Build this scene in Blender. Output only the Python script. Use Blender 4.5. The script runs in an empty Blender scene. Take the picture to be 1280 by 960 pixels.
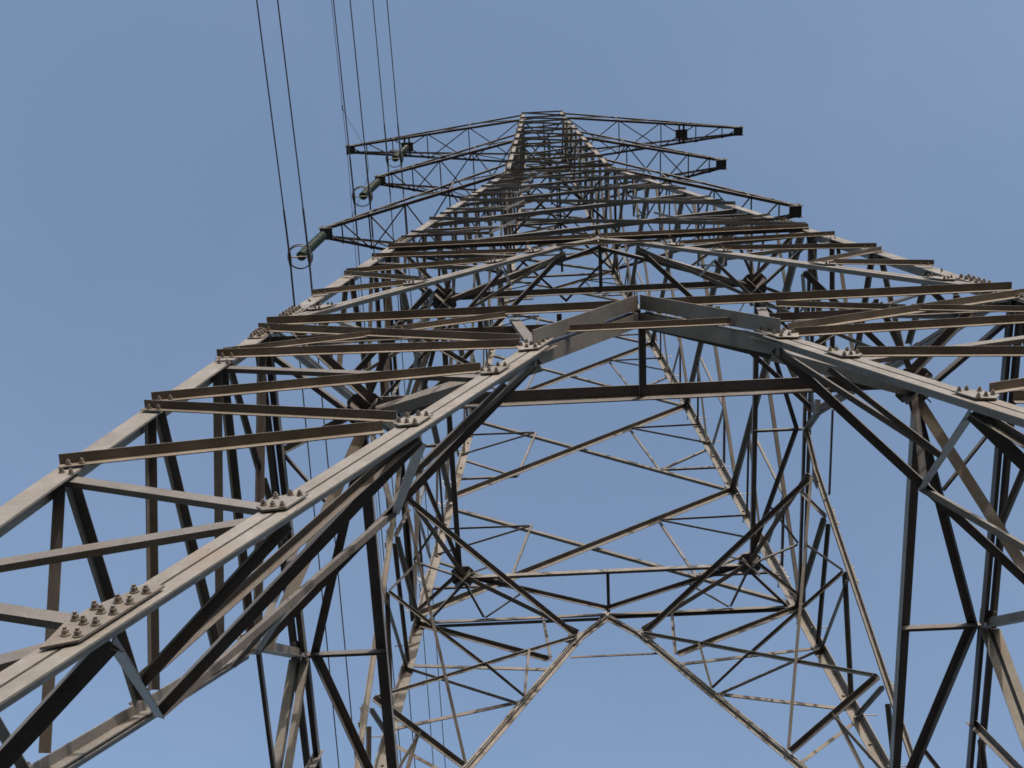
import bpy, math, random
from mathutils import Vector, Matrix

random.seed(7)
scene = bpy.context.scene
COL = scene.collection

# ------------------------------------------------------------------ camera, sky, sun, exposure
S = 0.75                                   # metres per survey unit of the tower drawing below
GROUND = -2.2 * S

def camera():
    th, yaw, roll = 1.23190, -0.02787, -0.01970
    F = Vector((math.cos(th) * math.sin(yaw), math.cos(th) * math.cos(yaw), math.sin(th)))
    R = Vector((math.cos(yaw), -math.sin(yaw), 0))
    U = R.cross(F)
    c, s = math.cos(roll), math.sin(roll)
    R2 = R * c + U * s
    U2 = -R * s + U * c
    cam = bpy.data.cameras.new('camera')
    o = bpy.data.objects.new('camera', cam)
    m = Matrix((R2, U2, -F)).transposed().to_4x4()
    m.translation = Vector((-1.41105, -8.84735, 0)) * S
    o.matrix_world = m
    cam.sensor_fit = 'HORIZONTAL'
    cam.sensor_width = 36
    cam.lens = 1600.13 / 1280 * 36
    cam.clip_start = 0.05
    cam.clip_end = 3000
    COL.objects.link(o)
    scene.camera = o

camera()

SUN_EL, SUN_AZ = math.radians(17), math.radians(164)     # azimuth from north (+Y) towards +X
world = bpy.data.worlds.new("World")
scene.world = world
world.use_nodes = True
nt = world.node_tree
bg = nt.nodes['Background']
sky = nt.nodes.new('ShaderNodeTexSky')
sky.sky_type = 'NISHITA'
sky.sun_disc = False
sky.sun_elevation = SUN_EL
sky.sun_rotation = SUN_AZ
sky.air_density = 1.0
sky.dust_density = 1.2
sky.ozone_density = 1.2
hs = nt.nodes.new('ShaderNodeHueSaturation')
hs.inputs['Saturation'].default_value = 0.91
hs.inputs['Hue'].default_value = 0.4995
nt.links.new(sky.outputs[0], hs.inputs['Color'])
# very thin high haze, barely visible patches
tcw = nt.nodes.new('ShaderNodeTexCoord')
nz = nt.nodes.new('ShaderNodeTexNoise'); nz.inputs['Scale'].default_value = 2.6; nz.inputs['Detail'].default_value = 6; nz.inputs['Roughness'].default_value = .55
nt.links.new(tcw.outputs['Generated'], nz.inputs['Vector'])
mrw = nt.nodes.new('ShaderNodeMapRange'); mrw.inputs['From Min'].default_value = .46; mrw.inputs['From Max'].default_value = .78
mrw.inputs['To Min'].default_value = 0; mrw.inputs['To Max'].default_value = .05
nt.links.new(nz.outputs['Fac'], mrw.inputs['Value'])
mxw = nt.nodes.new('ShaderNodeMixRGB'); mxw.inputs[2].default_value = (2.6, 2.9, 3.3, 1)
nt.links.new(mrw.outputs[0], mxw.inputs[0]); nt.links.new(hs.outputs[0], mxw.inputs[1])
nt.links.new(mxw.outputs[0], bg.inputs['Color'])
bg.inputs['Strength'].default_value = 0.15

sl = bpy.data.lights.new('sun', 'SUN')
sl.energy = 2.0
sl.angle = math.radians(0.6)
sl.color = (1.0, 0.88, 0.76)
so = bpy.data.objects.new('sun', sl)
sd = Vector((math.sin(SUN_AZ) * math.cos(SUN_EL), math.cos(SUN_AZ) * math.cos(SUN_EL), math.sin(SUN_EL)))
so.rotation_euler = sd.to_track_quat('Z', 'Y').to_euler()
COL.objects.link(so)

scene.view_settings.view_transform = 'Standard'
scene.view_settings.look = 'None'
scene.view_settings.exposure = 1.0
scene.view_settings.gamma = 1
scene.render.engine = 'CYCLES'
scene.cycles.pixel_filter_type = 'BLACKMAN_HARRIS'
scene.cycles.filter_width = 1.65

# ------------------------------------------------------------------ materials
def mat(name, base, var=0.3, rough=0.6, metal=0.0, scale=3.0, streak=True, fine=0.12):
    m = bpy.data.materials.new(name)
    m.use_nodes = True
    t = m.node_tree
    b = t.nodes['Principled BSDF']
    tc = t.nodes.new('ShaderNodeTexCoord')
    n1 = t.nodes.new('ShaderNodeTexNoise'); n1.inputs['Scale'].default_value = scale; n1.inputs['Detail'].default_value = 8
    n1.inputs['Roughness'].default_value = 0.65
    n2 = t.nodes.new('ShaderNodeTexNoise'); n2.inputs['Scale'].default_value = scale * 14; n2.inputs['Detail'].default_value = 5
    info = t.nodes.new('ShaderNodeObjectInfo')
    offs = t.nodes.new('ShaderNodeVectorMath'); offs.operation = 'SCALE'; offs.inputs[0].default_value = (37.0, 19.0, 53.0)
    t.links.new(info.outputs['Random'], offs.inputs['Scale'])
    crd = t.nodes.new('ShaderNodeVectorMath'); crd.operation = 'ADD'
    t.links.new(tc.outputs['Object'], crd.inputs[0]); t.links.new(offs.outputs[0], crd.inputs[1])
    t.links.new(crd.outputs[0], n1.inputs['Vector'])
    t.links.new(crd.outputs[0], n2.inputs['Vector'])
    r = t.nodes.new('ShaderNodeValToRGB')
    r.color_ramp.elements[0].position = 0.33
    r.color_ramp.elements[1].position = 0.68
    r.color_ramp.elements[0].color = (base[0] * (1 - var), base[1] * (1 - var * 1.1), base[2] * (1 - var * 1.25), 1)
    r.color_ramp.elements[1].color = (base[0] * (1 + var * .45), base[1] * (1 + var * .45), base[2] * (1 + var * .45), 1)
    t.links.new(n1.outputs['Fac'], r.inputs['Fac'])
    # per-member tone
    mr = t.nodes.new('ShaderNodeMapRange')
    mr.inputs['To Min'].default_value = 0.86; mr.inputs['To Max'].default_value = 1.12
    t.links.new(info.outputs['Random'], mr.inputs['Value'])
    mr2 = t.nodes.new('ShaderNodeMapRange')
    mr2.inputs['From Min'].default_value = 0.3; mr2.inputs['From Max'].default_value = 0.7
    mr2.inputs['To Min'].default_value = 1 - fine; mr2.inputs['To Max'].default_value = 1 + fine
    t.links.new(n2.outputs['Fac'], mr2.inputs['Value'])
    mm = t.nodes.new('ShaderNodeMath'); mm.operation = 'MULTIPLY'
    t.links.new(mr.outputs[0], mm.inputs[0]); t.links.new(mr2.outputs[0], mm.inputs[1])
    mx = t.nodes.new('ShaderNodeVectorMath'); mx.operation = 'SCALE'
    t.links.new(r.outputs[0], mx.inputs[0]); t.links.new(mm.outputs[0], mx.inputs['Scale'])
    out = mx.outputs[0]
    if streak:
        # sparse dark scratches and run marks
        mp = t.nodes.new('ShaderNodeMapping'); mp.inputs['Rotation'].default_value = (0.5, -0.45, 0.2)
        mp.inputs['Scale'].default_value = (40, 11, 4.0)
        n3 = t.nodes.new('ShaderNodeTexNoise'); n3.inputs['Scale'].default_value = 1.0; n3.inputs['Detail'].default_value = 6; n3.inputs['Roughness'].default_value = .7; n3.inputs['Distortion'].default_value = 1.2
        t.links.new(crd.outputs[0], mp.inputs[0]); t.links.new(mp.outputs[0], n3.inputs['Vector'])
        r3 = t.nodes.new('ShaderNodeMapRange')
        r3.inputs['From Min'].default_value = 0.60; r3.inputs['From Max'].default_value = 0.70
        r3.inputs['To Min'].default_value = 1.0; r3.inputs['To Max'].default_value = 0.55
        t.links.new(n3.outputs['Fac'], r3.inputs['Value'])
        m2 = t.nodes.new('ShaderNodeVectorMath'); m2.operation = 'SCALE'
        t.links.new(out, m2.inputs[0]); t.links.new(r3.outputs[0], m2.inputs['Scale'])
        out = m2.outputs[0]
    if streak:
        # patches of brown rust bleeding through the zinc
        n4 = t.nodes.new('ShaderNodeTexNoise'); n4.inputs['Scale'].default_value = 1.7; n4.inputs['Detail'].default_value = 9; n4.inputs['Roughness'].default_value = .72
        t.links.new(crd.outputs[0], n4.inputs['Vector'])
        r4 = t.nodes.new('ShaderNodeMapRange')
        r4.inputs['From Min'].default_value = .50; r4.inputs['From Max'].default_value = .72; r4.inputs['To Max'].default_value = .6
        t.links.new(n4.outputs['Fac'], r4.inputs['Value'])
        m4 = t.nodes.new('ShaderNodeMixRGB'); m4.inputs[2].default_value = (base[0] * .95, base[1] * .70, base[2] * .50, 1)
        t.links.new(r4.outputs[0], m4.inputs[0]); t.links.new(out, m4.inputs[1])
        out = m4.outputs[0]
    t.links.new(out, b.inputs['Base Color'])
    b.inputs['Roughness'].default_value = rough
    b.inputs['Metallic'].default_value = metal
    bp = t.nodes.new('ShaderNodeBump'); bp.inputs['Strength'].default_value = 0.12; bp.inputs['Distance'].default_value = 0.01
    t.links.new(n2.outputs['Fac'], bp.inputs['Height']); t.links.new(bp.outputs[0], b.inputs['Normal'])
    return m

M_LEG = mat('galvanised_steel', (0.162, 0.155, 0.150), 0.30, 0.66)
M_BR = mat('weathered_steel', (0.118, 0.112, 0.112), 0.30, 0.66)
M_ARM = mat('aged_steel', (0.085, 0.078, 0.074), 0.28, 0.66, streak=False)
M_BROWN = mat('brown_steel', (0.150, 0.132, 0.118), 0.34, 0.7, streak=False)  # brownish grey tone for heel-top, outward-flange members on near and far faces
M_BOLT = mat('bolt_steel', (0.20, 0.18, 0.165), 0.35, 0.5, 0.4, 9, streak=False)
M_WIRE = mat('aluminium_wire', (0.10, 0.10, 0.105), 0.2, 0.55, 0.3, 5, streak=False)
M_RING = mat('dark_fitting', (0.09, 0.088, 0.09), 0.3, 0.5, 0.4, 5, streak=False)
M_GLASS = mat('green_glass', (0.030, 0.060, 0.062), 0.2, 0.28, 0.0, 6, streak=False)
M_CONC = mat('concrete', (0.32, 0.30, 0.27), 0.3, 0.9, 0.0, 2, streak=False)
M_WHITE = mat('white_plastic', (0.7, 0.7, 0.68), 0.1, 0.5, 0.0, 5, streak=False)
M_GRD = mat('dry_earth', (0.042, 0.038, 0.034), 0.45, 0.95, 0.0, 0.35, streak=False, fine=0.3)
M_TUFT = mat('dry_grass', (0.06, 0.06, 0.03), 0.4, 0.9, 0.0, 1.5, streak=False)

# ------------------------------------------------------------------ helpers
class MB:
    def __init__(self): self.v = []; self.f = []
    def add(self, vs, fs):
        k = len(self.v); self.v += [tuple(x) for x in vs]; self.f += [tuple(i + k for i in f) for f in fs]
    def build(self, name, material, parent=None, smooth=False):
        me = bpy.data.meshes.new(name)
        me.from_pydata([(x * S, y * S, z * S) for x, y, z in self.v], [], self.f)
        me.materials.append(material)
        if smooth:
            for p in me.polygons: p.use_smooth = True
        me.update()
        o = bpy.data.objects.new(name, me)
        COL.objects.link(o)
        if parent is not None:
            o.parent = parent
            o.matrix_parent_inverse = parent.matrix_world.inverted() if False else Matrix.Identity(4)
        return o

def V(*a): return Vector(a[0]) if len(a) == 1 else Vector(a)

def prism(mb, p, q, prof, a, b):
    n = len(prof)
    vs = [p + a * x + b * y for x, y in prof] + [q + a * x + b * y for x, y in prof]
    fs = [(i, (i + 1) % n, (i + 1) % n + n, i + n) for i in range(n)]
    # end caps: an L splits into two quads
    if n == 6:
        for k in (0, n):
            fs.append((0 + k, 1 + k, 2 + k, 3 + k)); fs.append((0 + k, 3 + k, 4 + k, 5 + k))
    else:
        fs.append(tuple(range(n))); fs.append(tuple(range(n, 2 * n)))
    mb.add(vs, fs)

def orth(p, q, adir, bdir):
    d = (q - p).normalized()
    a = adir - d * adir.dot(d); a.normalize()
    b = bdir - d * bdir.dot(d) ; b = b - a * b.dot(a); b.normalize()
    return a, b

def angle(mb, p, q, w, adir, bdir, t=None, w2=None):
    """rolled steel angle: heel line p-q, flange along adir (width w) and along bdir (width w2)"""
    if t is None: t = max(0.008, w * 0.09)
    if w2 is None: w2 = w
    a, b = orth(p, q, adir, bdir)
    prism(mb, p, q, [(0, 0), (w, 0), (w, t), (t, t), (t, w2), (0, w2)], a, b)
    return a, b

def box(mb, c, ax, ay, az):
    vs = [c + ax * i + ay * j + az * k for i in (-1, 1) for j in (-1, 1) for k in (-1, 1)]
    mb.add(vs, [(0, 1, 3, 2), (4, 6, 7, 5), (0, 4, 5, 1), (2, 3, 7, 6), (0, 2, 6, 4), (1, 5, 7, 3)])

def tube(mb, pts, r, n=8, closed=False):
    m = len(pts); rings = []
    for i, p in enumerate(pts):
        if closed: d = pts[(i + 1) % m] - pts[i - 1]
        else: d = pts[min(i + 1, m - 1)] - pts[max(i - 1, 0)]
        d.normalize()
        up = V(0, 0, 1) if abs(d.z) < 0.9 else V(1, 0, 0)
        x = d.cross(up).normalized(); y = d.cross(x)
        rings.append([p + x * (r * math.cos(2 * math.pi * k / n)) + y * (r * math.sin(2 * math.pi * k / n)) for k in range(n)])
    vs = [v for rg in rings for v in rg]; fs = []
    for i in range(m if closed else m - 1):
        j = (i + 1) % m
        for k in range(n):
            fs.append((i * n + k, i * n + (k + 1) % n, j * n + (k + 1) % n, j * n + k))
    if not closed:
        fs.append(tuple(range(n))); fs.append(tuple((m - 1) * n + k for k in range(n)))
    mb.add(vs, fs)

def cyl(mb, p, q, r, n=6, r2=None):
    d = (q - p).normalized()
    up = V(0, 0, 1) if abs(d.z) < 0.9 else V(1, 0, 0)
    x = d.cross(up).normalized(); y = d.cross(x)
    if r2 is None: r2 = r
    vs = [p + x * (r * math.cos(2 * math.pi * k / n)) + y * (r * math.sin(2 * math.pi * k / n)) for k in range(n)]
    vs += [q + x * (r2 * math.cos(2 * math.pi * k / n)) + y * (r2 * math.sin(2 * math.pi * k / n)) for k in range(n)]
    fs = [(k, (k + 1) % n, (k + 1) % n + n, k + n) for k in range(n)] + [tuple(range(n)), tuple(range(n, 2 * n))]
    mb.add(vs, fs)

def plate(mb, pts, nrm, t):
    """flat polygonal plate, pts in order, thickness t along nrm"""
    n = len(pts)
    vs = list(pts) + [p + nrm * t for p in pts]
    mb.add(vs, [(i, (i + 1) % n, (i + 1) % n + n, i + n) for i in range(n)] + [tuple(range(n)), tuple(range(n, 2 * n))])

def bolt_mesh(mb, p, nrm, r=0.026):
    cyl(mb, p, p + nrm * (r * 0.35), r * 1.45, 10)
    cyl(mb, p + nrm * (r * 0.35), p + nrm * (r * 1.5), r * 1.05, 6)
    cyl(mb, p + nrm * (r * 1.5), p + nrm * (r * 2.3), r * 0.6, 7)

BOLTS = []        # (area order, point, normal, radius, parent)
def bolt(p, nrm, r, parent): BOLTS.append((p, nrm.normalized(), r, parent))

# ------------------------------------------------------------------ tower drawing (survey units)
Z1, Z2, Z3, ZB, ZA, ZT = 14.866, 21.960, 40.495, 49.566, 57.719, 59.9
H0, H1, H2, HM, H3, HA = 6.0207, 4.5, 3.728, 2.7126, 1.6946, 0.995
KN = [(0, H0), (Z1, H1), (Z2, H2), (.5 * (Z2 + Z3), HM), (Z3, H3), (ZA, HA), (ZT, 0.93)]
def h(z):
    if z < 0: return H0 + (H1 - H0) * z / Z1
    for (za, wa), (zb, wb) in zip(KN, KN[1:]):
        if z <= zb: return wa + (wb - wa) * (z - za) / (zb - za)
    return KN[-1][1]

FACES = 'NFLR'
def fpt(fc, s, z, n=0.0):
    """point on a tower face: s = distance from the face's centre line, n = outward offset"""
    w = h(z) + n
    return {'N': V(s, -w, z), 'F': V(s, w, z), 'L': V(-w, s, z), 'R': V(w, s, z)}[fc]
FN = {'N': V(0, -1, 0), 'F': V(0, 1, 0), 'L': V(-1, 0, 0), 'R': V(1, 0, 0)}
def fnorm(fc, z=10):
    sl = (h(z - .5) - h(z + .5))
    return (FN[fc] + V(0, 0, sl)).normalized()

tower = bpy.data.objects.new('transmission_tower', None)
COL.objects.link(tower)
tower['label'] = 'weathered galvanised steel lattice transmission tower with three crossarms on each side'
tower['category'] = 'power pylon'

_j = 0
ENDB = []
def jit():
    global _j
    _j += 1
    return ((_j * 37) % 23) * 0.0011

def fmember(fc, a, b, w, kind, name, mt=None, parent=None, off=0.0, cut=(0.0, 0.0), w2=None):
    """steel angle on a face between (s,z) pairs. kind = heel 't'op/'b'ottom + outstanding flange 'o'ut/'i'nward"""
    w *= .90 if name == 'portal_brace' else .84
    if fc in 'LR' and name in ('portal_brace', 'arch_brace') : kind = kind[0] + 'i'
    n0 = off + (0.016 + jit() if kind[1] == 'o' else -0.03 - jit())
    p = fpt(fc, a[0], a[1], n0); q = fpt(fc, b[0], b[1], n0)
    d = (q - p).normalized(); L = (q - p).length
    p = p + d * cut[0]; q = q - d * cut[1]
    n = fnorm(fc, .5 * (a[1] + b[1]))
    ip = n.cross(d)
    if ip.z > 0: ip = -ip                       # in-plane, pointing down
    if kind[0] == 'b': ip = -ip
    p = p - ip * (w * .5); q = q - ip * (w * .5)
    bd = n if kind[1] == 'o' else -n
    if fc in 'NF' and name in ('portal_brace', 'arch_brace', 'cross_diagonal'):
        rb = .017 if name == 'portal_brace' else .013
        for k in (.07, .17): ENDB.append((fpt(fc, a[0], a[1], n0) + d * k + n * (.012 if kind[1] == 'o' else .05), n, rb))
        if name == 'cross_diagonal':
            for k in (.07, .17): ENDB.append((fpt(fc, b[0], b[1], n0) - d * k + n * .012, n, rb))
    if kind == 'bi' and fc in 'NF' and name == 'portal_brace' and w2 is None: w2 = w * .5; w = w * 1.3
    mb = MB(); angle(mb, p, q, w, ip, bd, w2=w2)
    o = mb.build(name, mt or (M_BROWN if kind == 'to' and fc in 'NF' else M_BR), parent or tower)
    for p_, n_, r_ in ENDB: bolt(p_, n_, r_, o)
    ENDB.clear()
    return o

# ---- legs
SG = {'NL': (-1, -1), 'NR': (1, -1), 'FL': (-1, 1), 'FR': (1, 1)}
LEG = {}
def lw(z): return 0.20 if z < Z1 else (0.185 if z < Z2 else (0.16 if z < Z3 else 0.13))
for k, (sx, sy) in SG.items():
    mb = MB()
    zs = [(-2.1, Z1), (Z1, Z2), (Z2, KN[3][0]), (KN[3][0], Z3), (Z3, ZA), (ZA, ZT)]
    for za, zb in zs:
        w = lw(.5 * (za + zb))
        p = V(sx * h(za), sy * h(za), za); q = V(sx * h(zb), sy * h(zb), zb)
        angle(mb, p, q, w, V(-sx, 0, 0), V(0, -sy, 0), t=0.018 if za < Z3 else 0.013)
    LEG[k] = mb.build('leg', M_LEG, tower)
    # splice plates on both flanges
    for zc, ln in ((Z1 - .55, .5), (Z1 + .75, .75), (Z2 + 1.1, .8), (31.6, .7), (Z3 - .6, .4), (Z3 + .7, .5), (5.0, .9)):
        for ax in (0, 1):
            w = lw(zc); za, zb = zc - ln * .5, zc + ln * .5
            out = V(0, sy, 0) if ax == 0 else V(sx, 0, 0)
            inn = V(-sx, 0, 0) if ax == 0 else V(0, -sy, 0)
            def lp(z, u, t): return V(sx * h(z), sy * h(z), z) + inn * u + out * t
            m2 = MB()
            plate(m2, [lp(za, .02, .004), lp(za, w * .95, .004), lp(zb, w * .95, .004), lp(zb, .02, .004)], out, .014)
            sp = m2.build('splice_plate', M_LEG, LEG[k])
            nb = 5
            for i in range(nb):
                for u in (.3, .72):
                    zz = za + (i + .5 + (0.25 if u > .5 else 0)) * ln / (nb + .4)
                    bolt(lp(zz, w * u, .019), out, 0.024 if zc < Z2 else .02, sp)

# step bolts on three of the legs
for k in ('FL', 'FR'):
    sx, sy = SG[k]
    z = 17.4 if sy > 0 else 15.5; i = 0
    while z < (40 if sy > 0 else 33):
        w = lw(z)
        if i % 2 == 0: p = V(sx * h(z), sy * h(z), z) + V(0, -sy * w * .55, 0); d = V(sx, 0, 0)
        else: p = V(sx * h(z), sy * h(z), z) + V(-sx * w * .55, 0, 0); d = V(0, sy, 0)
        mb = MB(); cyl(mb, p - d * .045, p + d * .24, .011, 6); cyl(mb, p + d * .225, p + d * .24, .022, 6); cyl(mb, p - d * .05, p - d * .02, .026, 6)
        mb.build('step_bolt', M_BOLT, LEG[k])
        z += 0.62; i += 1

# ---- portal (inverted V) panels
def lin(a, b, z): return a[0] + (b[0] - a[0]) * (z - a[1]) / (b[1] - a[1])
A5 = (.262 * h(12.9), 12.9); A1 = (.697 * h(6.18), 6.18)
def arm1(z): return lin(A5, A1, z)
C5 = (.160 * h(21.25), 21.25); C1 = (h(Z1), Z1)
def arm2(z): return lin(C5, C1, z)
Z1F = (.5, )
zfoot = 14.0
for _ in range(60):
    pass
# foot of the big struts: where they run into the legs
zf = 6.0
while arm1(zf) < h(zf) - .12 and zf > -2: zf -= .02
gn = 0
def dbl(fc, sgn, a, b, w, name):
    """double angle (two angles back to back, thin gap) along a face"""
    p = fpt(fc, sgn * a[0], a[1], 0.022); q = fpt(fc, sgn * b[0], b[1], 0.022)
    d = (q - p).normalized(); n = fnorm(fc, .5 * (a[1] + b[1])); ip = n.cross(d)
    mb = MB(); g = .011
    angle(mb, p + ip * g, q + ip * g, w, ip, -n, t=.014)
    angle(mb, p - ip * g, q - ip * g, w, -ip, -n, t=.014)
    # packing pieces in the gap
    L = (q - p).length; k = 1.0
    while k < L:
        c = p + d * k - n * (w * .5); box(mb, c, d * .05, ip * g, n * (w * .35)); k += 1.3
    return mb.build(name, M_LEG, tower)

def gusset(fc, pts, off, bolts, r=.024, name='gusset_plate', mt=None):
    n = fnorm(fc, pts[0][1])
    mb = MB(); plate(mb, [fpt(fc, s, z, off) for s, z in pts], n, .014)
    g = mb.build(name, mt or M_LEG, tower)
    for s, z in bolts: bolt(fpt(fc, s, z, off + .016), n, r, g)
    return g

for fc in FACES:
    near = fc in 'NF'
    for sg in (-1, 1):
        # level 1 strut
        dbl(fc, sg, A5, (arm1(zf), zf), .108, 'portal_strut')
        # steep wedge up to the apex: two angles, one standing out, one standing in
        for side, oo in ((1, .03), (-1, -.02)):
            n = fnorm(fc, 13.8)
            p = fpt(fc, sg * .012, Z1 - .20, oo); q = fpt(fc, sg * (A5[0] + .06), A5[1] - .1, oo)
            d = (q - p).normalized(); ip = n.cross(d)
            if ip.z < 0: ip = -ip
            mb = MB(); angle(mb, p, q, .12, ip, n * side, w2=.175 if near else .11); mb.build('apex_strut', M_LEG, tower)
        dbl(fc, sg, C5, (arm2(Z1 + .25), Z1 + .25), .076, 'portal_strut')
        dbl(fc, sg, (.03, Z2 - .1), (C5[0] + .02, C5[1] - .02), .07, 'apex_strut')
        # --- level 1 face bracing
        def A(z): return (sg * arm1(z), z)
        def Lg(z, k=.03): return (sg * (h(z) - k), z)
        def fm(a, b, w, kind, cut=(0, .06)): fmember(fc, a, b, w, kind, 'portal_brace', cut=cut)
        fm(Lg(11.12), (A(11.85)[0] + sg * .13, 11.75), .095, 'to')      #
        fm(Lg(10.9), (A(10.0)[0] + sg * .13, 10.05), .09, 'to')       # n2-a3
        fm(Lg(12.95), (A(12.85)[0] + sg * .13, 12.75), .095, 'to')        # n3-a5
        fm(Lg(12.85), (A(11.9)[0] + sg * .14, 11.8), .105, 'bi')        # n3-a4
        fm(Lg(9.2), (A(9.85)[0] + sg * .14, 9.78), .10, 'to')           # n1-a3
        fm(Lg(9.12), (A(8.1)[0] + sg * .14, 8.12), .105, 'bi')          # n1-a2
        fm(Lg(7.1), (A(7.95)[0] + sg * .14, 7.9), .11, 'bi')            # m0-a2
        fm(Lg(6.9), (A(6.3)[0] + sg * .14, 6.3), .105, 'bi')
        fm(Lg(5.05), (A(6.1)[0] + sg * .14, 6.05), .11, 'bi')
        fm(Lg(4.7), (A(4.3)[0] + sg * .14, 4.3), .10, 'bi')
        fm(Lg(Z1 - .45), (A(12.9)[0] + sg * .16, 13.0), .095, 'to')      # L1-a5
        P = (sg * .637 * h(14.02), 13.85)
        fm(Lg(13.2), P, .07, 'to'); fm(P, (sg * .34 * h(14.9), 14.5), .075, 'to')
        fm((sg * .335 * h(14.9), Z1 - .02), (sg * (A5[0] + .04), A5[1] + .15), .10, 'bi', cut=(0, 0))
        # --- level 2 face bracing
        def fm2(a, b, w, kind, cut=(0, .03)): fmember(fc, a, b, w, kind, 'arch_brace', cut=cut)
        def C_(z): return (sg * (arm2(z) + .05), z)
        fm2(Lg(18.95), (C_(19.55)[0], 19.55), .088, 'to')
        fm2(Lg(18.7), (C_(17.7)[0], 17.7), .08, 'to')
        fm2(Lg(16.95), (C_(17.45)[0], 17.5), .085, 'to')
        fm2(Lg(16.7), C_(15.8), .08, 'bi')
        fm2(Lg(20.55), (C_(19.45)[0], 19.4), .08, 'bi')
        fm2(Lg(20.7), (C_(20.35)[0], 20.4), .08, 'to')
        fm2(Lg(Z2 - .12), (C_(20.4)[0], 20.55), .10, 'ti')
        fm2((sg * .335 * h(Z2), Z2 - .03), (C_(20.45)[0], 20.55), .07, 'bi')
        # gussets with bolts on the struts
        def gp(z, big=1.0, arm=arm1, w=.13, extra=0, r=.024):
            s0 = arm(z); sl = (arm(z - 1) - arm(z))
            def q(u, dz): return (sg * (arm(z + dz) + u), z + dz)
            pts = [q(-w * .9, .30 * big), q(w * .5, .32 * big), q(w * 1.9, .10), q(w * 2.0, -.08), q(w * .9, -.32 * big), q(-w * .9, -.26 * big)]
            off = .0385
            bl = []
            nn = 3 + extra
            for i in range(nn):
                dz = -.22 * big + (.44 * big) * i / (nn - 1)
                bl.append(q(-w * .45, dz)); bl.append(q(w * .5, dz + .02))
            bl += [q(w * 1.4, .08), q(w * 1.5, -.06)]
            gusset(fc, pts, off, bl, r)
        gp(6.2, 1.25, extra=2, r=.02, w=.085)
        for z in (8.0, 10.0, 11.75): gp(z, .5, extra=-1, r=.017, w=.08)
        gp(12.85, .85, extra=1, r=.017, w=.10)
        for z in (15.8, 17.55, 19.4, 20.4): gp(z, .5, arm=arm2, w=.07, r=.015, extra=-1)
    # apex plates
    for z, w in ((Z1, .30), (Z2, .2)):
        n = fnorm(fc, z)
        gusset(fc, [(-w, z - .3 * w / .3), (-w * .35, z + .12), (w * .35, z + .12), (w, z - .3 * w / .3), (0, z - .12)], .012, [(-.05, z - .02), (.05, z - .02), (-w * .7, z - w * .6), (w * .7, z - w * .6)], .022)
    # tie across under the apex
    fmember(fc, (-.245 * h(13.4), 13.38), (.25 * h(13.4), 13.38), .085, 'to', 'apex_tie', off=.03)
    fmember(fc, (-.20 * h(20.7), 20.8), (.22 * h(20.7), 20.8), .05, 'to', 'apex_tie', off=.03)
    # horizontals: pairs of angles
    for z, w, gap in ((Z1 - .16, .115, .24), (Z2 - .05, .085, .075)):
        if fc in 'LR' and z < 18: w, gap = .125, .13
        for sgh in (-1, 1):
            fmember(fc, (sgh * .03, z), (sgh * (h(z) - .06), z), w, 'to', 'horizontal_beam', off=.004)
            o = fmember(fc, (sgh * .03, z), (sgh * (h(z) - .06), z), w, 'to', 'horizontal_beam', off=-gap)
        # battens between the pair
        for s in ([x * .95 - 3.8 for x in range(9)] if z < 18 and near else []):
            if abs(s) > h(z) - .3: continue
            n = fnorm(fc, z); c = fpt(fc, s, z + w * .45, -gap * .45); sd_ = V(1, 0, 0) if near else V(0, 1, 0)
            mb = MB(); box(mb, c, sd_ * .03, n * (gap * .45), V(0, 0, .005)); mb.build('batten', M_BR, tower)

# ---- inner ring at levels 1 and 2 with hip bracing
def member(p, q, w, adir, bdir, name, mt=None, w2=None, centre=True):
    a, b = orth(p, q, V(adir), V(bdir))
    if centre:
        p = p - a * (w * .5); q = q - a * (w * .5)
    mb = MB(); angle(mb, p, q, w, a, b, w2=w2)
    return mb.build(name, mt or M_BR, tower)

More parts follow.
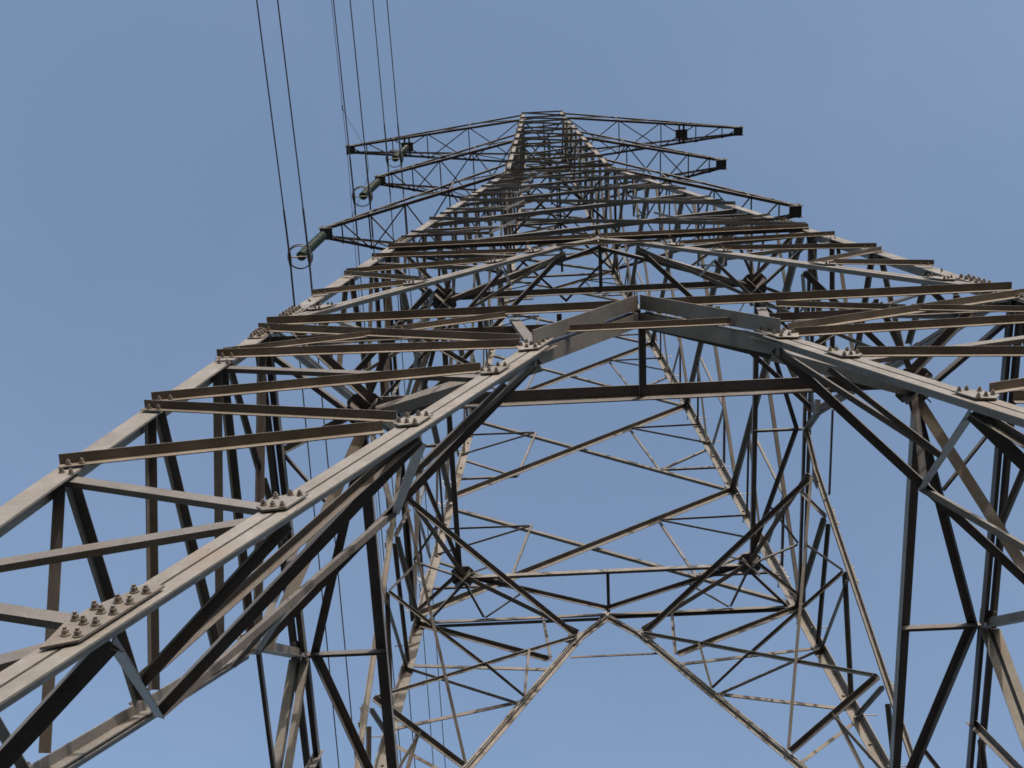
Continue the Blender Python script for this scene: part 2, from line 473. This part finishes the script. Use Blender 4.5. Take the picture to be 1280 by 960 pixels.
DN, UP = V(0, 0, -1), V(0, 0, 1)
for lev, (z, r, rw) in enumerate(((Z1 - .09, 3.3755, .155), (Z2 - .02, 2.7544, .105))):
    for fc in FACES:
        n = FN[fc]; t = V(1, 0, 0) if fc in 'NF' else V(0, 1, 0)
        c = n * r
        # ring edge
        m = member(V(c.x, c.y, z) - t * r, V(c.x, c.y, z) + t * r, rw, DN, n, 'ring_beam', M_BR if fc in 'NL' else M_LEG)
        # tie from face apex to ring
        a = fpt(fc, 0, z, -.05); b = V(c.x, c.y, z)
        member(a, b, rw * .6, DN, t, 'ring_tie')
    for (sx, sy) in SG.values():
        I = V(sx * r, sy * r, z)
        hz = h(z)
        # corner braces (a pair) and braces to the face apexes
        corner = V(sx * (hz - .1), sy * (hz - .1), z)
        for s in (-1, 1):
            off = V(s * sx * .13, -s * sy * .13, 0) * (1 if lev == 0 else .7)
            member(corner + off, I + off * .6, rw * .62, DN, V(sx, -sy, 0) * s, 'corner_brace')
        for fa, other in (('N' if sy < 0 else 'F', 0), ('L' if sx < 0 else 'R', 1)):
            ap = fpt(fa, 0, z, -.12)
            nrm = FN[fa]
            member(I + (ap - I).normalized() * .15, ap, rw * .72, DN, -nrm, 'ring_brace')
            kz, ks = (A5[1], A5[0]) if lev == 0 else (C5[1], C5[0])
            sgn = (sx if fa in 'NF' else sy)
            kp = fpt(fa, sgn * ks, kz, -.12)
            member(I, kp, rw * .85, UP, -nrm, 'ring_brace', M_LEG)
            # light redundants in the ring plane
            mh = fpt(fa, sgn * .636 * hz, z, -.08)
            member(I, mh, rw * .5, DN, nrm, 'ring_brace')
            mid = I.lerp(ap, .42)
            member(mh, mid, rw * .38, DN, nrm, 'ring_brace')
        # hub plates
        mb = MB()
        e = .22 if lev == 0 else .21
        plate(mb, [I + V(-e, -e * .6, .02), I + V(-e * .6, -e, .02), I + V(e * .6, -e, .02), I + V(e, -e * .6, .02), I + V(e, e * .6, .02), I + V(e * .6, e, .02), I + V(-e * .6, e, .02), I + V(-e, e * .6, .02)], UP, .012)
        dg = V(sx, sy, 0).normalized()
        box(mb, I + V(0, 0, -.1), dg * e, dg.cross(UP) * .007, V(0, 0, .13))
        box(mb, I + V(0, 0, -.08), dg.cross(UP) * e, dg * .007, V(0, 0, .11))
        mb.build('hub_plate', M_BR, tower)

    # hip bracing between the two struts of each corner
    for (sx, sy) in SG.values():
        fa = 'N' if sy < 0 else 'F'; fb = 'L' if sx < 0 else 'R'
        armf = arm1 if lev == 0 else arm2
        def a_(zz, o=-.12): return fpt(fa, sx * armf(zz), zz, o)
        def b_(zz, o=-.12): return fpt(fb, sy * armf(zz), zz, o)
        inn = V(-sx, -sy, 0).normalized()
        dvec = DN
        def hb(p, q, w, ad=None, mt=None, bd=None):
            if ad is None: ad = inn
            if bd is None: bd = DN if abs(ad.normalized().z) < .8 else inn
            member(p, q, w * (.82 if lev == 0 else .88), ad, bd, 'hip_brace', mt)
        if lev == 0:
            a5, b5 = a_(12.85), b_(12.85); J = a5.lerp(b5, .5)
            hb(a5, b5, .13)
            a3, b3 = a_(10.0), b_(10.0)
            hb(J, a3, .10, UP, M_LEG); hb(J, b3, .085, UP)
            hb(a3, b3, .15)
            a1, b1 = a_(6.2), b_(6.2)
            hb(a1, b1, .15)
            hb(a1, b3, .10, UP, M_BR)
            Mx = a1.lerp(b3, .5)
            hb(Mx, a3, .09, V(-sx, 0, -.3)); hb(Mx, a_(8.0), .10, V(-sx, 0, -.3))
            for X, Y1, Y2 in ((J.lerp(a3, .5), a_(12.7), a_(11.9)), (J.lerp(b3, .5), b_(12.7), b_(11.9))):
                hb(Y1, X, .085, V(0, 0, -1)); hb(Y2, X, .075, V(0, 0, -1))
            hb(I_ := V(sx * 3.3755, sy * 3.3755, Z1), J, .10)
        else:
            a5, b5 = a_(21.2), b_(21.2)
            a2, b2 = a_(17.85), b_(17.85)
            hb(a5, b5, .10, mt=M_BR)
            hb(a5, b2, .062, mt=M_LEG); hb(b5 + V(0, 0, -.07), a2, .062, UP)
            hb(a2, b2, .10)
            X = a5.lerp(b2, .5)
            a3, b3 = a_(19.5), b_(19.5)
            hb(X, a3, .06, UP, M_LEG); hb(X, b3, .06)
            hb(a3, a5.lerp(b2, .27), .05, UP, M_LEG); hb(b3, b5.lerp(a2, .27), .05, UP)
            a1, b1 = a_(15.9), b_(15.9)
            hb(a1, b1, .09); hb(a2.lerp(b2, .5), a1, .06); hb(a2.lerp(b2, .5), b1, .06)
            hb(V(sx * 2.7544, sy * 2.7544, Z2), a5.lerp(b5, .5), .07)
            # light plates at the kinks
        for fcx, sgn, kz in ((fa, sx, 12.9 if lev == 0 else 21.2), (fb, sy, 12.9 if lev == 0 else 21.2)):
            w = .22 if lev == 0 else .17
            s0 = armf(kz)
            gusset(fcx, [(sgn * (s0 - w), kz + w), (sgn * (s0 + w * .8), kz + w * .9), (sgn * (s0 + w * 1.3), kz - w * .6), (sgn * (s0 + w * .2), kz - w)], -.05,
                   [(sgn * s0, kz), (sgn * (s0 + w * .6), kz)], .02)

# ---- X-braced panels between level 2 and the waist
PZ = [Z2 + .05, 26.4, 30.65, 34.6, 37.8, Z3 - .1]
stiff = []
for pi, (za, zb) in enumerate(zip(PZ, PZ[1:])):
    wt, wn, wr = (.125, .085, .058) if pi < 2 else ((.11, .075, .05) if pi < 4 else (.09, .07, .045))
    for fc in FACES:
        ha, hb_ = h(za), h(zb)
        fmember(fc, (-ha + .04, za + .1), (hb_ - .04, zb - .1), wt, 'ti', 'cross_diagonal')
        fmember(fc, (ha - .04, za + .1), (-hb_ + .04, zb - .1), wn, 'bo', 'cross_diagonal')
        for sg in (-1, 1):
            # P on the diagonal that reaches the leg above, Q on the one that reaches it below
            P = (sg * (-1) * 0, 0)
            tP = .26
            zP = zb - .1 + (za - zb + .2) * tP; sP = hb_ + (-ha - hb_) * tP
            zQ = za + .1 + (zb - za - .2) * tP; sQ = ha + (-hb_ - ha) * tP
            zm = .5 * (zP + zQ)
            oP, oQ = ('bo', 'bo')
            seg = [((sg * sP, zP), (sg * (h(zP) - .05), zP + .03), 'bi'), ((sg * sP, zP), (sg * (h(zm) - .05), zm + .05), 'bi'),
                   ((sg * (sP + (sP - sQ) * .1), zP + (zP - zQ) * .1), (sg * sQ, zQ), 'bo'),
                   ((sg * sQ, zQ), (sg * (h(zm) - .05), zm - .05), 'bo'), ((sg * sQ, zQ), (sg * (h(zQ) - .05), zQ), 'bo')]
            for a, b, kd in seg: stiff.append((pi + (0 if fc in 'NF' else 1.5), fc, a, b, wr, kd))
stiff.sort(key=lambda x: x[0])
for it in stiff[:100]:
    fmember(it[1], it[2], it[3], it[4], it[5], 'panel_stiffener')
rest = []
for it in stiff[100:]:
    rest.append(fmember(it[1], it[2], it[3], it[4], it[5], 'panel_stiffener'))

def merge(objs, name, mt, parent):
    vs, fs = [], []
    for o in objs:
        k = len(vs); vs += [tuple(v.co) for v in o.data.vertices]; fs += [tuple(i + k for i in p.vertices) for p in o.data.polygons]
        me = o.data; bpy.data.objects.remove(o); bpy.data.meshes.remove(me)
    me = bpy.data.meshes.new(name); me.from_pydata(vs, [], fs); me.materials.append(mt); me.update()
    o = bpy.data.objects.new(name, me); COL.objects.link(o); o.parent = parent; o['kind'] = 'stuff'
    return o
merge(rest, 'panel_stiffener', M_BR, tower)

# ---- upper body: closely laced X panels
TZ = [Z3, 42.9, 45.1, 47.4, ZB, 51.9, 53.9, 55.9, ZA, ZT - .1]
for i, (za, zb) in enumerate(zip(TZ, TZ[1:])):
    for fc in FACES:
        ha, hb_ = h(za), h(zb)
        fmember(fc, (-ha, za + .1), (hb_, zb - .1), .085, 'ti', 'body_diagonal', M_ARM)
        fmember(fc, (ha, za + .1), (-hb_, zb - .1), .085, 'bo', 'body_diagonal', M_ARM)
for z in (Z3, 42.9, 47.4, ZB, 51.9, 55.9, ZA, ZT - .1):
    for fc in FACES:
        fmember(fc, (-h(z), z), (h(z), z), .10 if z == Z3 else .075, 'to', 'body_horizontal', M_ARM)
for z in (PZ[2], PZ[4]):
    pass
# plan bracing seen from below
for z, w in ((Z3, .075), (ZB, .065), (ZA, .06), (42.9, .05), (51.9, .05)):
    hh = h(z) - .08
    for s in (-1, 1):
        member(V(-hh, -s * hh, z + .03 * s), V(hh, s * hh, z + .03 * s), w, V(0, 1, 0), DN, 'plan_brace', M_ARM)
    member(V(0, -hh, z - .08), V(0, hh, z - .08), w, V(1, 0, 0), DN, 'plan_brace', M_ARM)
    if z == Z3:
        member(V(-hh, 0, z - .1), V(hh, 0, z - .1), w, V(0, 1, 0), DN, 'plan_brace', M_ARM)
# plan bracing diamond one panel below the waist
for z in (30.65, 37.8):
    hh = h(z) - .1
    for a, b in (((0, -1), (1, 0)), ((1, 0), (0, 1)), ((0, 1), (-1, 0)), ((-1, 0), (0, -1))):
        if z < 35: continue
        member(V(a[0] * hh, a[1] * hh, z), V(b[0] * hh, b[1] * hh, z), .07, UP, V(0, 0, 1).cross(V(b[0] - a[0], b[1] - a[1], 0)), 'plan_brace', M_ARM)

# ---- crossarms
def crossarm(sx, z, H, X, hang=None):
    hb_, ht = h(z), h(z + H)
    tw = .17
    root = bpy.data.objects.new('crossarm', None); COL.objects.link(root); root.parent = tower
    def part(mb, name, mt=M_ARM): return mb.build(name, mt, root)
    tipb = {s: V(sx * X, s * tw, z) for s in (-1, 1)}
    tipt = {s: V(sx * X, s * tw, z + .22) for s in (-1, 1)}
    bb = {s: V(sx * hb_, s * hb_, z) for s in (-1, 1)}
    bt = {s: V(sx * ht, s * ht, z + H) for s in (-1, 1)}
    for s in (-1, 1):
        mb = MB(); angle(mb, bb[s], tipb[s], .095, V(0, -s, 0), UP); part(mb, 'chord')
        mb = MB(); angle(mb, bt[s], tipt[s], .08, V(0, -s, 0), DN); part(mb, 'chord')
    st = [0, .30, .54, .74, .89]
    def B(s, f): return bb[s].lerp(tipb[s], f)
    def T(s, f): return bt[s].lerp(tipt[s], f)
    w = .042
    for i, f in enumerate(st):
        # bottom plane strut and crossing diagonals
        if i:
            mb = MB(); angle(mb, B(-1, f), B(1, f), w, V(sx, 0, 0), UP); part(mb, 'arm_brace')
            for s in ((-1, 1) if i in (1, 3) else ()):
                mb = MB(); angle(mb, B(s, f) + V(0, -s * .02, 0), T(s, f) + V(0, -s * .02, 0), w, V(sx, 0, 0), V(0, -s, 0)); part(mb, 'arm_brace')
        g = st[i + 1] if i + 1 < len(st) else 1.0
        if i < 3:
            for s in (-1, 1):
                mb = MB(); angle(mb, B(s, f) + V(0, 0, .012 * s), B(-s, g) + V(0, 0, .012 * s), w, V(0, 1, 0), UP); part(mb, 'arm_brace')
        else:
            mb = MB(); angle(mb, B(1, f), B(-1, g), w, V(0, 1, 0), UP); part(mb, 'arm_brace')
        for s in (-1, 1):
            mb = MB(); angle(mb, B(s, f), T(s, g), w, V(0, 0, 1), V(0, -s, 0)); part(mb, 'arm_brace')
    # tip plates
    c = V(sx * (X - .12), 0, z + .08)
    mb = MB()
    for s in (-1, 1): box(mb, c + V(0, s * (tw + .012), 0), V(.24, 0, 0), V(0, .009, 0), V(0, 0, .17))
    box(mb, c + V(0, 0, -.115), V(.20, 0, 0), V(0, tw, 0), V(0, 0, .008))
    box(mb, c + V(sx * .13, 0, .0), V(.008, 0, 0), V(0, tw + .05, 0), V(0, 0, .15))
    part(mb, 'end_plate', M_RING)
    if hang:
        hx = hang
        mb = MB(); f = (hx - hb_) / (X - hb_)
        y = B(1, f).y
        for o in (-.14, .14):
            angle(mb, V(sx * (hx + o), -y, z - .02), V(sx * (hx + o), y, z - .02), .08, V(0, 0, -1), V(sx if o < 0 else -sx, 0, 0))
        box(mb, V(sx * hx, 0, z - .02), V(.26, 0, 0), V(0, .2, 0), V(0, 0, .06))
        part(mb, 'hanger_beam', M_RING)

XC, XB, XA, LI, SW, XP = 7.6535, 6.7331, 8.8051, 3.1214, .10654, 6.1456
for sx in (-1, 1):
    crossarm(sx, Z3, 2.4, XC)
    crossarm(sx, ZB, 2.3, XB)
    crossarm(sx, ZA, 2.0, XA, hang=XP)

# bolts: the largest in the picture are objects of their own, the others one mesh
CAM = V(-1.411, -8.847, 0)
def rank(b): 
    d = (b[0] - CAM).length; facing = (CAM - b[0]).normalized().dot(b[1])
    return d / max(.05, facing) if facing > 0 else 1e6 + d
BOLTS.sort(key=rank)
for p, n, r, par in BOLTS[:100]:
    mb = MB(); bolt_mesh(mb, p, n, r); mb.build('bolt', M_BOLT, par)
mb = MB()
for p, n, r, par in BOLTS[100:]: bolt_mesh(mb, p, n, r)
bo = mb.build('bolt', M_BOLT, tower); bo['kind'] = 'stuff'

# concrete footings under the legs
for (sx, sy) in SG.values():
    mb = MB(); c = V(sx * h(-2.2), sy * h(-2.2), -2.15)
    vs = [c + V(a * .55, b * .55, -.3) for a, b in ((-1, -1), (1, -1), (1, 1), (-1, 1))] + [c + V(a * .38, b * .38, .22) for a, b in ((-1, -1), (1, -1), (1, 1), (-1, 1))]
    mb.add(vs, [(0, 1, 2, 3), (4, 5, 6, 7), (0, 1, 5, 4), (1, 2, 6, 5), (2, 3, 7, 6), (3, 0, 4, 7)])
    mb.build('footing', M_CONC, tower)

# ------------------------------------------------------------------ insulators
def insulator(x, z, label):
    root = bpy.data.objects.new('insulator_string', None); COL.objects.link(root)
    root.location = V(x, 0, z) * S
    root['label'] = label; root['category'] = 'insulator'; root['group'] = 'insulator strings hanging from the left crossarms'
    ax = V(-SW, 0, -math.sqrt(1 - SW * SW)); L = LI
    def part(mb, name, mt, sm=False): return mb.build(name, mt, root, sm)
    mb = MB(); cyl(mb, V(0, 0, .0), ax * .22, .035, 8); part(mb, 'hanger_link', M_RING)
    # stacked glass discs
    mb = MB(); n = 18; x0 = .2; dl = (L - .38) / n
    u = ax.cross(V(0, 1, 0)).normalized(); v = ax.cross(u)
    seg = 20; rings = []
    for i in range(n):
        t0 = x0 + i * dl
        for dt, r in ((0, .055), (.1, .075), (.30, .125), (.62, .152), (.80, .155), (.86, .11), (.92, .055)):
            rings.append([ax * (t0 + dt * dl) + u * (r * math.cos(2 * math.pi * k / seg)) + v * (r * math.sin(2 * math.pi * k / seg)) for k in range(seg)])
    vs = [p for rg in rings for p in rg]; fs = []
    for i in range(len(rings) - 1):
        for k in range(seg): fs.append((i * seg + k, i * seg + (k + 1) % seg, (i + 1) * seg + (k + 1) % seg, (i + 1) * seg + k))
    fs.append(tuple(range(seg))); fs.append(tuple((len(rings) - 1) * seg + k for k in range(seg)))
    mb.add(vs, fs); part(mb, 'disc_stack', M_GLASS, True)
    e = ax * L
    # yoke plate carrying the two conductors
    mb = MB(); box(mb, e + V(0, 0, .10), V(.30, 0, 0), V(0, .012, 0), V(0, 0, .05)); cyl(mb, e + ax * -.2, e + V(0, 0, .1), .03, 8)
    part(mb, 'yoke_plate', M_BOLT)
    for rr, dz in ((.37, .16), (.35, .03)):
        mb = MB(); tube(mb, [e + V(rr * math.cos(t * math.pi / 16), rr * math.sin(t * math.pi / 16), dz) for t in range(32)], .017, 8, True)
        cyl(mb, e + V(-rr, 0, dz), e + V(-.25, 0, .1), .012, 6); cyl(mb, e + V(rr, 0, dz), e + V(.25, 0, .1), .012, 6)
        part(mb, 'corona_ring', M_RING, True)
    for s in (-1, 1):
        mb = MB(); c = e + V(s * .29, 0, 0)
        box(mb, c + V(0, 0, .04), V(.035, 0, 0), V(0, .05, 0), V(0, 0, .07))
        # boat-shaped clamp body round the wire
        pts = [c + V(0, t * .06, .0 - .0 * t) for t in range(-4, 5)]
        vs = []; 
        for t in range(-4, 5):
            rr = .055 * math.sqrt(max(0.1, 1 - (t / 5.0) ** 2)); 
            vs.append([c + V(rr * math.cos(k * math.pi / 4), t * .065, rr * math.sin(k * math.pi / 4) * 1.2) for k in range(8)])
        flat = [p for rg in vs for p in rg]
        fs = [(i * 8 + k, i * 8 + (k + 1) % 8, (i + 1) * 8 + (k + 1) % 8, (i + 1) * 8 + k) for i in range(8) for k in range(8)] + [tuple(range(8)), tuple(64 + k for k in range(8))]
        mb.add(flat, fs); part(mb, 'suspension_clamp', M_RING, True)
    return V(x, 0, z) + e

ends = {}
ends['C'] = insulator(-XC + .06, Z3 - .08, 'dark green insulator string hanging from the lowest left crossarm tip, longest of the three')
ends['B'] = insulator(-XB + .06, ZB - .08, 'dark green insulator string hanging from the middle left crossarm tip')
ends['A'] = insulator(-XP, ZA - .08, 'dark green insulator string under the top left crossarm, hung inward from its tip')

# ------------------------------------------------------------------ conductors
SAG, KX = .09, .005
def wire_pts(p0, y0=-150, y1=300, n=90):
    pts = []
    for i in range(n + 1):
        t = i / n; y = y0 + (y1 - y0) * t
        # denser near the tower
        y = math.copysign(abs(y) ** 1.0, y)
        pts.append(y)
    pts = sorted(set([round(v, 3) for v in pts] + [-6, -4, -2.5, -1.5, -.8, -.3, 0, .3, .8, 1.5, 2.5, 4, 6]))
    span = 330.0
    out = []
    for y in pts:
        a = abs(y)
        out.append(V(p0.x + KX * y, p0.y + y, p0.z - SAG * (math.sqrt(a * a + .15) - .387) + SAG * a * a / span))
    return out
def wire(p0, r, label, group, sleeve=True):
    mb = MB(); tube(mb, wire_pts(p0), r, 6)
    o = mb.build('conductor_wire', M_WIRE, None)
    o['label'] = label; o['category'] = 'power line'
    if group: o['group'] = group
    if sleeve:                                   # armour rods round the clamp
        m2 = MB(); tube(m2, [p for p in wire_pts(p0) if abs(p.y) <= 1.6], r * 1.5, 6)
        m2.build('armour_rod', M_WIRE, o)
names = {'C': 'lowest left crossarm', 'B': 'middle left crossarm', 'A': 'top left crossarm'}
for k, e in ends.items():
    for s, sn in ((-1, 'outer'), (1, 'inner')):
        wire(e + V(s * .285, 0, -.02), .021, '%s wire of the twin conductor held by the insulator of the %s' % (sn, names[k]), 'twin conductors crossing the sky on the left')
# earth wire at the tip of the top arm with its slack jumper
pe = V(-XA - .03, 0, ZA - .18)
mb = MB(); tube(mb, wire_pts(pe), .012, 5)
ew = mb.build('earth_wire', M_WIRE, None)
ew['label'] = 'thin single earth wire clamped to the outermost tip of the top left crossarm'; ew['category'] = 'power line'
mb = MB(); box(mb, pe + V(0, 0, .08), V(.02, 0, 0), V(0, .05, 0), V(0, 0, .1)); mb.build('clamp', M_RING, ew)
mb = MB()
P0, P1 = -1.9, 3.0
pts = []
for i in range(25):
    t = i / 24; y = P0 + (P1 - P0) * t; b = math.sin(math.pi * t) ** .8
    pts.append(V(pe.x + KX * y + .95 * math.sin(math.pi * t) ** 1.3, y, pe.z - SAG * abs(y) - .40 * b))
tube(mb, pts, .010, 5); mb.build('jumper_loop', M_WIRE, ew)
for y in (P0, P1):
    mb = MB(); c = V(pe.x + KX * y, y, pe.z - SAG * abs(y)); cyl(mb, c + V(0, -.12, 0), c + V(0, .12, 0), .028, 6); mb.build('wire_clamp', M_RING, ew)

# small bits on the legs
def curl(c, r):
    mb = MB(); pts = [c + V(r * math.cos(t * .5) * (1 + .1 * math.sin(t)), .05 * math.sin(t * .9), r * .7 * math.sin(t * .5) + .01 * t) for t in range(22)]
    tube(mb, pts, .009, 5); mb.build('wire_scrap', M_WHITE, LEG['FL'])
for z in (22.2, 23.2, 26.1, 27.0):
    curl(V(-h(z) - .12, h(z) - .1, z), .09)

# ------------------------------------------------------------------ ground (below the view, lights the steel from beneath)
mb = MB()
N = 48; R = 1200.0
vs = []; rad = [0, 6, 14, 26, 45, 80, 150, 300, 600, R]
vs.append(V(0, 0, -2.2))
for r in rad[1:]:
    for k in range(N):
        a = 2 * math.pi * k / N
        vs.append(V(r * math.cos(a) / S, r * math.sin(a) / S, -2.2 + (random.uniform(-.12, .06) * min(1, r / 40) if r < 600 else 0)))
fs = [(0, 1 + k, 1 + (k + 1) % N) for k in range(N)]
for i in range(len(rad) - 2):
    for k in range(N):
        a = 1 + i * N; b = a + N
        fs.append((a + k, b + k, b + (k + 1) % N, a + (k + 1) % N))
mb.add(vs, fs)
g = mb.build('ground', M_GRD, None); g['kind'] = 'structure'
# dry grass tufts around the footings
mb = MB()
for i in range(2600):
    x, y = random.gauss(0, 12), random.gauss(-2, 12)
    c = V(x, y, -2.2); a = random.uniform(0, math.pi); w = random.uniform(.01, .03); hh = random.uniform(.12, .4); lean = V(random.uniform(-.12, .12), random.uniform(-.12, .12), hh)
    d = V(math.cos(a), math.sin(a), 0) * w
    mb.add([c - d, c + d, c + lean], [(0, 1, 2)])
gr = mb.build('grass', M_TUFT, None); gr['kind'] = 'stuff'
